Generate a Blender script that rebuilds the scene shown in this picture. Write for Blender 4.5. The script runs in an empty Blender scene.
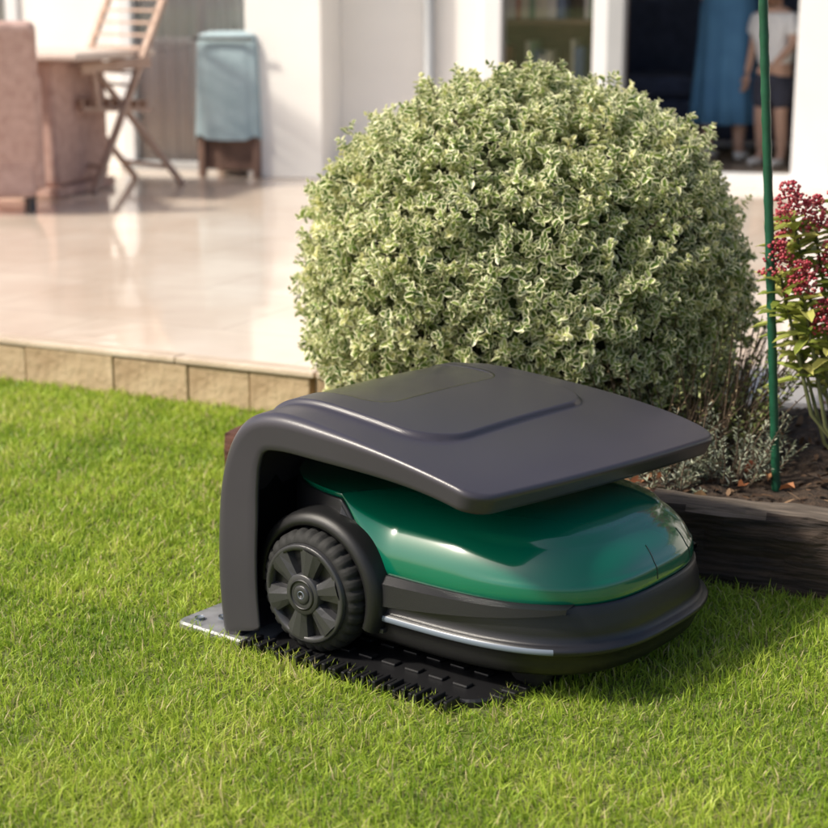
import bpy, bmesh, math, random
import numpy as np
from mathutils import Vector, Matrix
R=math.radians
rng=np.random.default_rng(7); random.seed(7)
S=bpy.context.scene
COL=S.collection

# ---------------------------------------------------------------- materials
def mat(name,c,rough=.5,metal=0,var=0,vs=8,bump=0,bs=60,coat=0,stretch=None,c2=None,spec=.5,rvar=0,detail=6,transl=0):
    m=bpy.data.materials.new(name); m.use_nodes=True
    nt=m.node_tree; N=nt.nodes; L=nt.links; b=N['Principled BSDF']
    b.inputs['Base Color'].default_value=(*c,1); b.inputs['Roughness'].default_value=rough
    b.inputs['Metallic'].default_value=metal; b.inputs['Coat Weight'].default_value=coat
    b.inputs['Coat Roughness'].default_value=.05; b.inputs['Specular IOR Level'].default_value=spec
    tc=N.new('ShaderNodeTexCoord'); mp=N.new('ShaderNodeMapping'); L.new(tc.outputs['Object'],mp.inputs[0])
    if stretch: mp.inputs['Scale'].default_value=stretch
    if var or c2:
        n=N.new('ShaderNodeTexNoise'); n.inputs['Scale'].default_value=vs; n.inputs['Detail'].default_value=detail
        L.new(mp.outputs[0],n.inputs['Vector'])
        r=N.new('ShaderNodeValToRGB'); L.new(n.outputs['Fac'],r.inputs[0])
        r.color_ramp.elements[0].position=.32; r.color_ramp.elements[1].position=.68
        a=[x*(1-var) for x in c]; d=[min(1,x*(1+var)) for x in (c2 or c)]
        r.color_ramp.elements[0].color=(*a,1); r.color_ramp.elements[1].color=(*d,1)
        L.new(r.outputs[0],b.inputs['Base Color'])
        if rvar:
            q=N.new('ShaderNodeMapRange'); L.new(n.outputs['Fac'],q.inputs[0])
            q.inputs[3].default_value=max(0,rough-rvar); q.inputs[4].default_value=rough+rvar
            L.new(q.outputs[0],b.inputs['Roughness'])
    if bump:
        n=N.new('ShaderNodeTexNoise'); n.inputs['Scale'].default_value=bs; n.inputs['Detail'].default_value=5
        L.new(mp.outputs[0],n.inputs['Vector'])
        q=N.new('ShaderNodeBump'); q.inputs['Strength'].default_value=bump; q.inputs['Distance'].default_value=.01
        L.new(n.outputs['Fac'],q.inputs['Height']); L.new(q.outputs[0],b.inputs['Normal'])
    return m

def foliage(name,stops,transl=.35,rough=.5,edge=None,vs=5,nw=.5,basedark=True):
    m=bpy.data.materials.new(name); m.use_nodes=True
    nt=m.node_tree; N=nt.nodes; L=nt.links; b=N['Principled BSDF']; out=N['Material Output']
    a=N.new('ShaderNodeAttribute'); a.attribute_name='rnd'
    tc=N.new('ShaderNodeTexCoord'); n=N.new('ShaderNodeTexNoise'); n.inputs['Scale'].default_value=vs; n.inputs['Detail'].default_value=3
    L.new(tc.outputs['Object'],n.inputs['Vector'])
    x=N.new('ShaderNodeMath'); x.operation='MULTIPLY_ADD'; L.new(n.outputs['Fac'],x.inputs[0]); x.inputs[1].default_value=nw*2
    x.inputs[2].default_value=-nw
    y=N.new('ShaderNodeMath'); y.operation='ADD'; L.new(a.outputs['Fac'],y.inputs[0]); L.new(x.outputs[0],y.inputs[1])
    r=N.new('ShaderNodeValToRGB'); L.new(y.outputs[0],r.inputs[0])
    el=r.color_ramp.elements
    while len(el)<len(stops): el.new(.5)
    for e,(p,c) in zip(el,stops): e.position=p; e.color=(*c,1)
    col=r.outputs[0]
    if edge:
        e=N.new('ShaderNodeAttribute'); e.attribute_name='edge'
        n2=N.new('ShaderNodeTexNoise'); n2.inputs['Scale'].default_value=160; L.new(tc.outputs['Object'],n2.inputs['Vector'])
        ad=N.new('ShaderNodeMath'); ad.operation='MULTIPLY_ADD'; L.new(n2.outputs['Fac'],ad.inputs[0]); ad.inputs[1].default_value=.5
        L.new(e.outputs['Fac'],ad.inputs[2])
        mr=N.new('ShaderNodeMapRange'); L.new(ad.outputs[0],mr.inputs[0]); mr.inputs[1].default_value=edge[1]; mr.inputs[2].default_value=edge[1]+.12
        mx=N.new('ShaderNodeMix'); mx.data_type='RGBA'; L.new(mr.outputs[0],mx.inputs[0]); L.new(col,mx.inputs[6]); mx.inputs[7].default_value=(*edge[0],1)
        col=mx.outputs[2]
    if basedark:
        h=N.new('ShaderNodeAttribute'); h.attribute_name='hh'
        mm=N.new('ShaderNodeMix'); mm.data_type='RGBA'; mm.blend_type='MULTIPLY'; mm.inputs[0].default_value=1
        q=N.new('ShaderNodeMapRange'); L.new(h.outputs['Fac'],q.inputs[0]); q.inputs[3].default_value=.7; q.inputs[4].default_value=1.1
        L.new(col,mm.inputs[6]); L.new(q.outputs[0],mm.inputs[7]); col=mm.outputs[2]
    L.new(col,b.inputs['Base Color']); b.inputs['Roughness'].default_value=rough; b.inputs['Specular IOR Level'].default_value=.35
    t=N.new('ShaderNodeBsdfTranslucent'); L.new(col,t.inputs[0]); ms=N.new('ShaderNodeMixShader'); ms.inputs[0].default_value=transl
    L.new(b.outputs[0],ms.inputs[1]); L.new(t.outputs[0],ms.inputs[2]); L.new(ms.outputs[0],out.inputs[0])
    return m

def glassmat(name,refl=.25,tint=(1,1,1)):
    m=bpy.data.materials.new(name); m.use_nodes=True; nt=m.node_tree; N=nt.nodes; L=nt.links
    N.remove(N['Principled BSDF']); t=N.new('ShaderNodeBsdfTransparent'); t.inputs[0].default_value=(*tint,1)
    g=N.new('ShaderNodeBsdfGlossy'); g.inputs['Roughness'].default_value=.02
    f=N.new('ShaderNodeFresnel'); f.inputs[0].default_value=1.5
    a=N.new('ShaderNodeMath'); a.operation='ADD'; a.inputs[1].default_value=refl-.04; L.new(f.outputs[0],a.inputs[0])
    x=N.new('ShaderNodeMixShader'); L.new(a.outputs[0],x.inputs[0]); L.new(t.outputs[0],x.inputs[1]); L.new(g.outputs[0],x.inputs[2])
    L.new(x.outputs[0],N['Material Output'].inputs[0]); return m

# ---------------------------------------------------------------- mesh helpers
def link(o,parent=None):
    COL.objects.link(o)
    if parent: o.parent=parent
    return o
def empty(name,loc=(0,0,0),rz=0):
    e=bpy.data.objects.new(name,None); e.location=loc; e.rotation_euler=(0,0,rz); e.empty_display_size=.1
    return link(e)
def build(name,V,loops,starts,m,attrs=None,smooth=False,parent=None):
    me=bpy.data.meshes.new(name); V=np.asarray(V,dtype=np.float32)
    me.vertices.add(len(V)); me.vertices.foreach_set('co',V.ravel())
    me.loops.add(len(loops)); me.loops.foreach_set('vertex_index',np.asarray(loops,dtype=np.int32))
    me.polygons.add(len(starts)); me.polygons.foreach_set('loop_start',np.asarray(starts,dtype=np.int32))
    me.update(calc_edges=True); me.validate()
    for k,v in (attrs or {}).items():
        a=me.attributes.new(k,'FLOAT','POINT'); a.data.foreach_set('value',np.asarray(v,dtype=np.float32))
    me.polygons.foreach_set('use_smooth',np.full(len(me.polygons),smooth))
    for mm in (m if isinstance(m,list) else [m]): me.materials.append(mm)
    return link(bpy.data.objects.new(name,me),parent)
def pyd(name,V,F,m,smooth=False,parent=None,attrs=None):
    loops=[i for f in F for i in f]; st=np.concatenate([[0],np.cumsum([len(f) for f in F])[:-1]])
    return build(name,V,loops,st,m,attrs,smooth,parent)
def box(name,lo,hi,m,parent=None,bev=0,rot=None,seg=2,taper=None):
    lo=Vector(lo);hi=Vector(hi);c=(lo+hi)/2;s=hi-lo
    bm=bmesh.new(); bmesh.ops.create_cube(bm,size=1)
    for v in bm.verts:
        k=1 if not taper or v.co.z<0 else taper
        v.co=Vector((v.co.x*s.x*k,v.co.y*s.y*k,v.co.z*s.z))
    if bev: bmesh.ops.bevel(bm,geom=bm.edges[:],offset=bev,segments=seg,affect='EDGES',profile=.5)
    me=bpy.data.meshes.new(name); bm.to_mesh(me); bm.free(); me.materials.append(m)
    o=bpy.data.objects.new(name,me); o.location=c
    if rot: o.rotation_euler=rot
    return link(o,parent)
def smooth01(x): x=np.clip(x,0,1); return x*x*(3-2*x)
def grid_faces(nu,nv,closed_v=False,off=0):
    F=[]
    for i in range(nu-1):
        for j in range(nv if closed_v else nv-1):
            k=(j+1)%nv
            F.append((off+i*nv+j,off+(i+1)*nv+j,off+(i+1)*nv+k,off+i*nv+k))
    return F
def tubes(name,lines,m,n=6,parent=None,smooth=True):
    V=[];F=[]
    for pts,rad in lines:
        pts=[Vector(p) for p in pts]; o=len(V)
        for i,p in enumerate(pts):
            t=(pts[min(i+1,len(pts)-1)]-pts[max(i-1,0)]).normalized()
            a=t.cross(Vector((.13,.9,.31))).normalized(); b=t.cross(a)
            r=rad if isinstance(rad,(int,float)) else rad[i]
            for j in range(n):
                q=2*math.pi*j/n; V.append(p+(a*math.cos(q)+b*math.sin(q))*r)
        F+=grid_faces(len(pts),n,True,o)
        F.append(tuple(range(o+n-1,o-1,-1))); F.append(tuple(o+(len(pts)-1)*n+j for j in range(n)))
    return pyd(name,[tuple(v) for v in V],F,m,smooth,parent)
def bar(name,a,b,w,h,m,parent=None,bev=.003):
    a=Vector(a);b=Vector(b);d=b-a
    o=box(name,(-w/2,-h/2,0),(w/2,h/2,d.length),m,parent,bev)
    o.location=(a+b)/2; o.rotation_euler=d.to_track_quat('Z','X').to_euler(); return o
def unit(a): return a/np.maximum(np.linalg.norm(a,axis=-1,keepdims=True),1e-9)
def leaves(name,P,D,Nn,Lh,W,rnd,m,parent=None,fold=.25,curl=.15,smooth=False):
    P=np.asarray(P);D=unit(np.asarray(D)); Nn=np.asarray(Nn); Sd=unit(np.cross(D,Nn)); Nn=np.cross(Sd,D)
    loc=np.array([(0,0,0),(.30,.50,1),(.35,0,0),(.30,-.50,1),(.74,.40,1),(.76,0,0),(.74,-.40,1),(1,0,0)])
    n=len(P); V=np.zeros((n,8,3))
    for k,(l,w,f) in enumerate(loc):
        V[:,k]=P+D*(l*Lh)[:,None]+Sd*(w*W)[:,None]+Nn*((f*fold*W*abs(w)*2)-(curl*Lh*l*l))[:,None]
    tl=[0,2,1, 0,3,2, 1,2,5,4, 2,3,6,5, 4,5,7, 5,6,7]; ts=[0,3,6,10,14,17]
    loops=(np.array(tl)[None]+np.arange(n)[:,None]*8).ravel(); st=(np.array(ts)[None]+np.arange(n)[:,None]*20).ravel()
    at={'rnd':np.repeat(rnd,8),'edge':np.tile([.3,1,0,1,1,0,1,1],n),'hh':np.ones(n*8)}
    return build(name,V.reshape(-1,3),loops,st,m,at,smooth,parent)
def pn(x,y,z=0,s=1,seed=0):
    v=0;a=1;t=0
    for k in range(4):
        f=s*1.9**k; p=seed*1.7+k*2.3
        v=v+a*(np.sin(x*f*1.3+y*f*.7+z*f*.5+p)*np.sin(y*f*1.1-x*f*.6+z*f*1.2+p*1.9)); t+=a; a*=.55
    return .5+.5*v/t

# ---------------------------------------------------------------- layout
def edge_y(x):
    x=np.asarray(x,dtype=float)
    return np.where(x<-.25,4.38-(x+.25)*.49,4.38-(x+.25)*.335)
SA=(-.43,3.62); SB=(.45,3.09); SC=(2.6,2.20)
def sl_y(x):
    x=np.asarray(x,dtype=float)
    return np.where(x<SB[0],SA[1]+(x-SA[0])*(SB[1]-SA[1])/(SB[0]-SA[0]),SB[1]+(x-SB[0])*(SC[1]-SB[1])/(SC[0]-SB[0]))
def bed_left(y): return -.43+(y-3.62)*.44
P0=(-.424,2.83); AZ=R(-38)
cu,su=math.cos(AZ),math.sin(AZ)
def to_local(x,y):
    dx=x-P0[0];dy=y-P0[1]; return dx*cu+dy*su, -dx*su+dy*cu

# ---------------------------------------------------------------- ground
m_ground=mat('lawn_soil',(.09,.11,.025),.95,c2=(.20,.22,.06),vs=14,bump=.6,bs=120)
g=pyd('ground',[(-200,-200,0),(200,-200,0),(200,200,0),(-200,200,0)],[(0,1,2,3)],m_ground)

def sample(n,ylo,yhi,wide,extra):
    y=np.sqrt(rng.uniform(ylo**2,yhi**2,n)); x=rng.uniform(-1,1,n)*(y*wide+extra); return x,y
xa,ya=sample(360000,1.8,5.5,.262,.10)
k=rng.random(len(xa))<np.clip(1.3-.17*ya,.35,1); xa,ya=xa[k],ya[k]
xb=rng.uniform(-3.2,2.6,50000); yb=rng.uniform(1.0,6.4,50000)
X=np.concatenate([xa,xb]);Y=np.concatenate([ya,yb])
lu,lv=to_local(X,Y)
ok=(Y<edge_y(X)-.035)
inbed=(Y>sl_y(X)-.01)&(X>bed_left(Y)-.015)
ok&=~inbed
ok&=~((lu>.0)&(lu<.645)&(lv>.005)&(lv<.655))
X,Y=X[ok],Y[ok]; lu,lv=lu[ok],lv[ok]
n=len(X)
patch=pn(X,Y,0,3.1,1)*.5+pn(X,Y,0,13,4)*.5
hgt=(.011+.024*patch)*rng.uniform(.5,1.45,n)
wid=rng.uniform(.0010,.0019,n)*np.clip(Y/2.7,.9,1.7)
ang=rng.uniform(0,2*np.pi,n)
lean=np.clip(rng.normal(.75,.42,n),0,1.5)
dx=np.cos(ang)*np.sin(lean);dy=np.sin(ang)*np.sin(lean);dz=np.cos(lean)
fa=rng.uniform(0,np.pi,n); wx=np.cos(fa)*wid; wy=np.sin(fa)*wid
V=np.zeros((n,5,3))
B=np.stack([X,Y,np.full(n,-.002)],1)
W=np.stack([wx,wy,np.zeros(n)],1)
D=np.stack([dx,dy,dz],1)
mid=B+np.stack([dx*.4,dy*.4,np.maximum(dz,.35)],1)*(hgt*.55)[:,None]
tip=B+D*hgt[:,None]*np.array([1.2,1.2,1.0])+np.array([0,0,.002])
V[:,0]=B-W;V[:,1]=B+W;V[:,2]=mid+W*.8;V[:,3]=mid-W*.8;V[:,4]=tip
loops=(np.array([0,1,2,3,3,2,4])[None]+np.arange(n)[:,None]*5).ravel()
st=(np.array([0,4])[None]+np.arange(n)[:,None]*7).ravel()
rn=np.clip(rng.normal(.50,.17,n)+(patch-.5)*.8,0,.93); dry=rng.random(n)<.08; rn[dry]=1.3
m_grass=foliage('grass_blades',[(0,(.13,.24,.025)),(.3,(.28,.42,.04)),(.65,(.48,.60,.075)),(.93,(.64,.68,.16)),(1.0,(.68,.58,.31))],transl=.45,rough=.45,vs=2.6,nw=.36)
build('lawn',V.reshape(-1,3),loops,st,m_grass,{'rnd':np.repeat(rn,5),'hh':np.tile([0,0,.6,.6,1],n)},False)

# ---------------------------------------------------------------- patio
def patio_mat():
    m=mat('patio_tile',(.68,.56,.46),.08,c2=(.82,.72,.62),vs=2.2,rvar=.05,detail=8,spec=.9)
    nt=m.node_tree;N=nt.nodes;L=nt.links;b=N['Principled BSDF']
    old=b.inputs['Base Color'].links[0].from_socket
    tc=N.new('ShaderNodeTexCoord');mp=N.new('ShaderNodeMapping');mp.inputs['Rotation'].default_value=(0,0,R(26));L.new(tc.outputs['Object'],mp.inputs[0])
    br=N.new('ShaderNodeTexBrick'); br.offset=.5; br.inputs['Scale'].default_value=1; br.inputs['Brick Width'].default_value=.9; br.inputs['Row Height'].default_value=.6
    br.inputs['Mortar Size'].default_value=.003; br.inputs['Color1'].default_value=(1,1,1,1);br.inputs['Color2'].default_value=(.93,.91,.89,1);br.inputs['Mortar'].default_value=(.72,.68,.64,1)
    L.new(mp.outputs[0],br.inputs[0])
    mx=N.new('ShaderNodeMix');mx.data_type='RGBA';mx.blend_type='MULTIPLY';mx.inputs[0].default_value=1
    L.new(old,mx.inputs[6]);L.new(br.outputs[0],mx.inputs[7]);L.new(mx.outputs[2],b.inputs['Base Color'])
    n=N.new('ShaderNodeTexNoise');n.inputs['Scale'].default_value=5;L.new(tc.outputs['Object'],n.inputs[0])
    q=N.new('ShaderNodeBump');q.inputs['Strength'].default_value=.14;q.inputs['Distance'].default_value=.01;L.new(n.outputs[0],q.inputs['Height']);L.new(q.outputs[0],b.inputs['Normal'])
    return m
patio=empty('patio')
xs=[-9,-.25,7]
top=[(x,float(edge_y(x))+.0,.128) for x in xs]; 
V=top+[(7,18,.128),(-9,18,.128)]+[(p[0],p[1],-.02) for p in top]
pyd('paving',V,[(0,1,2,3,4),(0,5,6,1),(1,6,7,2)],patio_mat(),False,patio)
m_stone=mat('edge_stone',(.34,.23,.13),.85,c2=(.55,.42,.27),vs=9,bump=.6,bs=40)
m_cap=mat('coping_stone',(.50,.39,.29),.35,c2=(.66,.54,.43),vs=6,bump=.2,bs=60)
def edge_run(x0,x1,slope,cx,cy):
    L=math.hypot(x1-x0,(x1-x0)*slope); a=math.atan2(slope,1); s=0
    e=Vector((math.cos(a),math.sin(a),0)); st_=Vector((x0,cy+(x0-cx)*slope,0)); nrm=Vector((e.y,-e.x,0))
    while s<L-.03:
        w=min(random.uniform(.16,.40),L-s)
        o=box('edge_block',(-w/2+.0015,-.02,0),(w/2-.0015,.02,.115),m_stone,patio,.004)
        c=st_+e*(s+w/2)+nrm*(.016+random.uniform(-.003,.003)); o.location=(c.x,c.y,.056+random.uniform(-.002,.002)); o.rotation_euler=(0,0,a+random.uniform(-.008,.008)); s+=w
    s=0
    while s<L-.03:
        w=min(.9,L-s)
        o=box('coping_slab',(-w/2+.001,-.03,0),(w/2-.001,.03,.018),m_cap,patio,.004)
        c=st_+e*(s+w/2)+nrm*(.012); o.location=(c.x,c.y,.1235); o.rotation_euler=(0,0,a); s+=w
edge_run(-5.5,-.25,-.49,-.25,4.38); edge_run(-.25,4.5,-.335,-.25,4.38)

# ---------------------------------------------------------------- raised bed
def wood_mat(name,c,c2,bumps=.8,rough=.85):
    return mat(name,c,rough,c2=c2,vs=14,bump=bumps,bs=22,stretch=(.6,5,5),detail=10)
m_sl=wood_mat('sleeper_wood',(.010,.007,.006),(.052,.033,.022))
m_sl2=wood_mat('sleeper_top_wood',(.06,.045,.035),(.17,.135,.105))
m_slr=wood_mat('sleeper_end_wood',(.05,.016,.010),(.13,.05,.032))
def sleeper(name,a,b,h=.155,t=.10,m=m_sl,z0=-.02,mt=None):
    a=Vector((*a,0));b=Vector((*b,0));L=(b-a).length
    par=empty(name,(a.x,a.y,0),math.atan2(b.y-a.y,b.x-a.x))
    nx=60; prof=[(0,0),(0,.25),(.004,.5),(.0,.75),(.003,.93),(.012,1.0),(.5*t,1.01),(t-.012,1.0),(t,.93),(t,0)]
    V=[]
    for i in range(nx+1):
        for j,(py,pz) in enumerate(prof):
            w=.004*math.sin(i*.7+j*2.1)+.003*math.sin(i*1.9+j)
            V.append((L*i/nx,py+(w if j<6 else 0),z0+(h-z0)*pz+(w*.5 if 4<j<8 else 0)))
    k=len(prof); F=grid_faces(nx+1,k)
    F.append(tuple(range(k))); F.append(tuple((nx)*k+j for j in range(k-1,-1,-1)))
    o=pyd('timber',V,F,[m,mt or m_sl2],False,par)
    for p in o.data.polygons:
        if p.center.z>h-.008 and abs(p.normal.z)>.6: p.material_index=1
    return par
sleeper('timber_sleeper',SA,(SB[0],SB[1]),m=m_slr,mt=m_slr)
sleeper('timber_sleeper',SB,SC)
sleeper('timber_sleeper',(-.425+.10,3.635+.05),(-.02,4.36),m=m_slr,h=.13,mt=m_slr)
gx=np.linspace(-.5,3.0,150);gy=np.linspace(2.0,4.6,120)
GX,GY=np.meshgrid(gx,gy,indexing='ij')
GZ=.095+.035*pn(GX,GY,0,9,2)+.022*pn(GX,GY,0,31,5)
V=np.stack([GX,GY,GZ],-1).reshape(-1,3)
inside=((GY>sl_y(GX)+.03)&(GY<edge_y(GX)-.005)&(GX>bed_left(GY)+.08)).ravel()
F=[f for f in grid_faces(150,120) if all(inside[i] for i in f)]
F=[f[::-1] for f in F]
m_soil=mat('bed_soil',(.022,.014,.009),.95,c2=(.085,.052,.032),vs=45,bump=1,bs=160)
bed=empty('flower_bed')
pyd('soil',V,F,m_soil,True,bed)
def bedpts(n,x0=-.3,x1=2.4):
    x=rng.uniform(x0,x1,n*3);y=rng.uniform(2.2,4.4,n*3)
    k=(y>sl_y(x)+.11)&(y<edge_y(x)-.04)&(x>bed_left(y)+.11); return x[k][:n],y[k][:n]
x,y=bedpts(2600); n=len(x); z=.10+.035*pn(x,y,0,9,2)+.022*pn(x,y,0,31,5)
Dv=rng.normal(0,1,(n,3));Dv[:,2]*=.35;Nv=rng.normal(0,.5,(n,3));Nv[:,2]+=1
m_bark=foliage('bark_chips',[(0,(.02,.012,.008)),(.5,(.10,.055,.03)),(1,(.22,.14,.085))],transl=.0,rough=.9,vs=9,nw=.2,basedark=False)
leaves('bark_mulch',np.stack([x,y,z],1),Dv,Nv,rng.uniform(.012,.035,n),rng.uniform(.006,.014,n),rng.random(n),m_bark,bed,fold=.1,curl=.05)
x,y=bedpts(260); n=len(x); z=.125+.035*pn(x,y,0,9,2)+.02*rng.random(n)
Dv=rng.normal(0,1,(n,3));Dv[:,2]*=.3;Nv=rng.normal(0,.5,(n,3));Nv[:,2]+=1
m_dead=foliage('dead_leaves',[(0,(.16,.04,.02)),(.5,(.36,.15,.065)),(1,(.56,.37,.19))],transl=.2,rough=.7,vs=9,nw=.2,basedark=False)
leaves('fallen_leaves',np.stack([x,y,z],1),Dv,Nv,rng.uniform(.02,.045,n),rng.uniform(.012,.022,n),rng.random(n),m_dead,bed,fold=.5,curl=.3)

# ---------------------------------------------------------------- variegated bush
bush=empty('variegated_bush',(.255,3.88,0))
rx,ry,rz,zc=.530,.50,.495,.455
def bush_pts(n,lo,hi,seed):
    th=rng.uniform(0,2*np.pi,n); cz=rng.uniform(-.85,1,n); sz=np.sqrt(1-cz*cz)
    d=np.stack([sz*np.cos(th),sz*np.sin(th),cz],1)
    q=.945+.075*pn(d[:,0]*2,d[:,1]*2,d[:,2]*2,2.2,seed)+.085*(pn(d[:,0],d[:,1],d[:,2],8,seed+3)-.5)
    sq=(np.abs(d[:,0])**2.5+np.abs(d[:,1])**2.5+np.abs(d[:,2])**2.5)**(-1/2.5)
    r=q*(.6+.4*sq)*(1+rng.uniform(lo,hi,n))
    p=d*r[:,None]*np.array([rx,ry,rz]); p[:,2]+=zc
    return p,unit(d/np.array([rx,ry,rz]))
PP=[];DD=[];NN=[];LL=[];WW=[];RR=[]
p1,n1=bush_pts(7000,-.15,.012,2); p2,n2=bush_pts(480,.01,.06,2)
pp=np.concatenate([p1,p2]);nn=np.concatenate([n1,n2])
keep=pp[:,2]>.06; pp,nn=pp[keep],nn[keep]
ax=unit(nn*1.0+rng.normal(0,.45,nn.shape)+np.array([0,0,.3]))
ns=len(pp); srnd=rng.normal(0,.20,ns)
for k in range(10):
    ph=(k%2)*np.pi+(k//2)*np.pi/2+rng.normal(0,.4,ns)
    a=unit(np.cross(ax,np.array([.2,.3,.9]))); b=np.cross(ax,a)
    side=a*np.cos(ph)[:,None]+b*np.sin(ph)[:,None]
    lev=k//2; spread=[.5,.95,1.25,1.4,1.5][lev]
    d=ax*np.cos(spread)+side*np.sin(spread)+rng.normal(0,.20,ax.shape)
    PP.append(pp-ax*(lev*.0075));DD.append(d);NN.append(ax+rng.normal(0,.3,ax.shape))
    l=rng.uniform(.014,.025,ns)*[.6,.85,1,1.05,1][lev]; LL.append(l);WW.append(l*rng.uniform(.60,.82,ns));RR.append(.48+srnd+rng.normal(0,.13,ns)+(.12 if lev==0 else 0))
PP,DD,NN=map(np.concatenate,(PP,DD,NN));LL,WW,RR=map(np.concatenate,(LL,WW,RR))
m_bush=foliage('variegated_leaf',[(0,(.07,.13,.022)),(.42,(.16,.245,.05)),(.74,(.33,.41,.11)),(1,(.72,.70,.32))],transl=.30,rough=.36,edge=((.97,.93,.64),.78),vs=4,nw=.28,basedark=False)
leaves('bush_leaves',PP,DD,NN,LL,WW,np.clip(RR,0,1),m_bush,bush,fold=.3,curl=.18)
m_core=mat('bush_shade',(.016,.026,.008),.95,c2=(.06,.08,.022),vs=25,bump=1,bs=60)  # dark colour of the solid core paints the shade between leaves
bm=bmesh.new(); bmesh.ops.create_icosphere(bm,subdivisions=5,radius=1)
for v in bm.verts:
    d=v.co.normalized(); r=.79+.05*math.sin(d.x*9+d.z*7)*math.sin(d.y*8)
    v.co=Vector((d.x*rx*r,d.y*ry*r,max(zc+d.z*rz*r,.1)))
me=bpy.data.meshes.new('shade_core');bm.to_mesh(me);bm.free();me.materials.append(m_core);link(bpy.data.objects.new('shade_core',me),bush)
m_twig=mat('twig',(.13,.09,.06),.85,var=.4,vs=30)
ln=[]
for i in range(16):
    a=random.uniform(0,6.28);r=random.uniform(.25,.46)
    ln.append(([(.05*math.cos(a),.05*math.sin(a),.05),(r*.5*math.cos(a),r*.5*math.sin(a),.16),(r*math.cos(a),r*math.sin(a),.3)],[.012,.009,.005]))
for i in range(500):
    k=random.randrange(ns); q=pp[k]; s=q-nn[k]*.09+np.array([random.uniform(-.03,.03) for _ in range(3)])
    ln.append(([tuple(s),tuple(q)],[.0022,.0012]))
tubes('bush_branches',ln,m_twig,5,bush)

def tuft_plant(name,cx,cy,rad,h,nst,leafL,leafW,m,stemm,z0=.12,spread=.7,per=26):
    par=empty(name,(cx,cy,z0)); ln=[];P=[];D=[];N_=[];Ls=[];Ws=[];Rn=[]
    for i in range(nst):
        a=random.uniform(0,6.28);r0=rad*.45*math.sqrt(random.random());sp=random.uniform(.1,spread);H=h*random.uniform(.5,1.1)
        b=Vector((r0*math.cos(a),r0*math.sin(a),-.02)); t=b+Vector((math.cos(a)*math.sin(sp)*H,math.sin(a)*math.sin(sp)*H,H*math.cos(sp)))
        md=(b+t)/2+Vector((random.uniform(-.02,.02),random.uniform(-.02,.02),.01)); ln.append(([b,md,t],[.002,.0016,.0009]))
        for j in range(per):
            f=.25+.75*j/per; q=(b.lerp(md,f*2) if f<.5 else md.lerp(t,f*2-1)); aa=random.uniform(0,6.28)
            d=(t-b).normalized()*random.uniform(.4,1.0)+Vector((math.cos(aa),math.sin(aa),random.uniform(-.1,.4)))*.8
            P.append(q);D.append(d);N_.append((random.gauss(0,.4),random.gauss(0,.4),1));Ls.append(leafL*random.uniform(.6,1.2)*(1.1-f*.5));Ws.append(leafW*random.uniform(.7,1.2));Rn.append(random.random())
    tubes('stems',ln,stemm,4,par)
    leaves('leaves',np.array([tuple(v) for v in P]),np.array([tuple(v) for v in D]),np.array(N_),np.array(Ls),np.array(Ws),np.array(Rn),m,par,fold=.3,curl=.2)
    return par
m_lav=foliage('silver_leaf',[(0,(.16,.19,.11)),(.5,(.34,.37,.27)),(1,(.56,.58,.46))],transl=.15,rough=.7,vs=9,nw=.2,basedark=False)
m_brown=foliage('dry_leaf',[(0,(.14,.08,.04)),(.5,(.36,.26,.15)),(1,(.54,.46,.27))],transl=.15,rough=.8,vs=9,nw=.2,basedark=False)
m_olive=foliage('olive_leaf',[(0,(.11,.14,.04)),(.5,(.26,.31,.10)),(1,(.46,.49,.22))],transl=.25,rough=.6,vs=9,nw=.2,basedark=False)
tuft_plant('lavender_plant',.66,3.38,.16,.19,60,.022,.0035,m_lav,m_twig,spread=1.0)
tuft_plant('lavender_plant',.53,3.29,.12,.13,40,.020,.004,m_lav,m_twig,spread=1.1)
tuft_plant('dry_herb_plant',.64,3.58,.24,.34,90,.012,.003,m_brown,m_twig,spread=.7,per=10)
tuft_plant('dry_herb_plant',.50,3.44,.2,.26,70,.012,.003,m_brown,m_twig,spread=.9,per=10)
tuft_plant('olive_herb_plant',.64,3.60,.24,.36,90,.020,.009,m_olive,m_twig,spread=.8,per=16)

# ---------------------------------------------------------------- garden stake
st_=empty('garden_stake',(.758,3.30,0))
m_gs=mat('green_coated_steel',(.010,.075,.038),.4,var=.2,vs=30,bump=.1,bs=200)
a=Vector((0,0,.02));b=Vector((-.125,.0,1.62))
pts=[a.lerp(b,i/90) for i in range(91)]
tubes('rod',[(pts,[.0088+(.0009 if i%3==0 else 0) for i in range(91)])],m_gs,12,st_)
tubes('cap',[([b,b+Vector((-.001,0,.02))],[.010,.006])],m_gs,12,st_)

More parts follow.
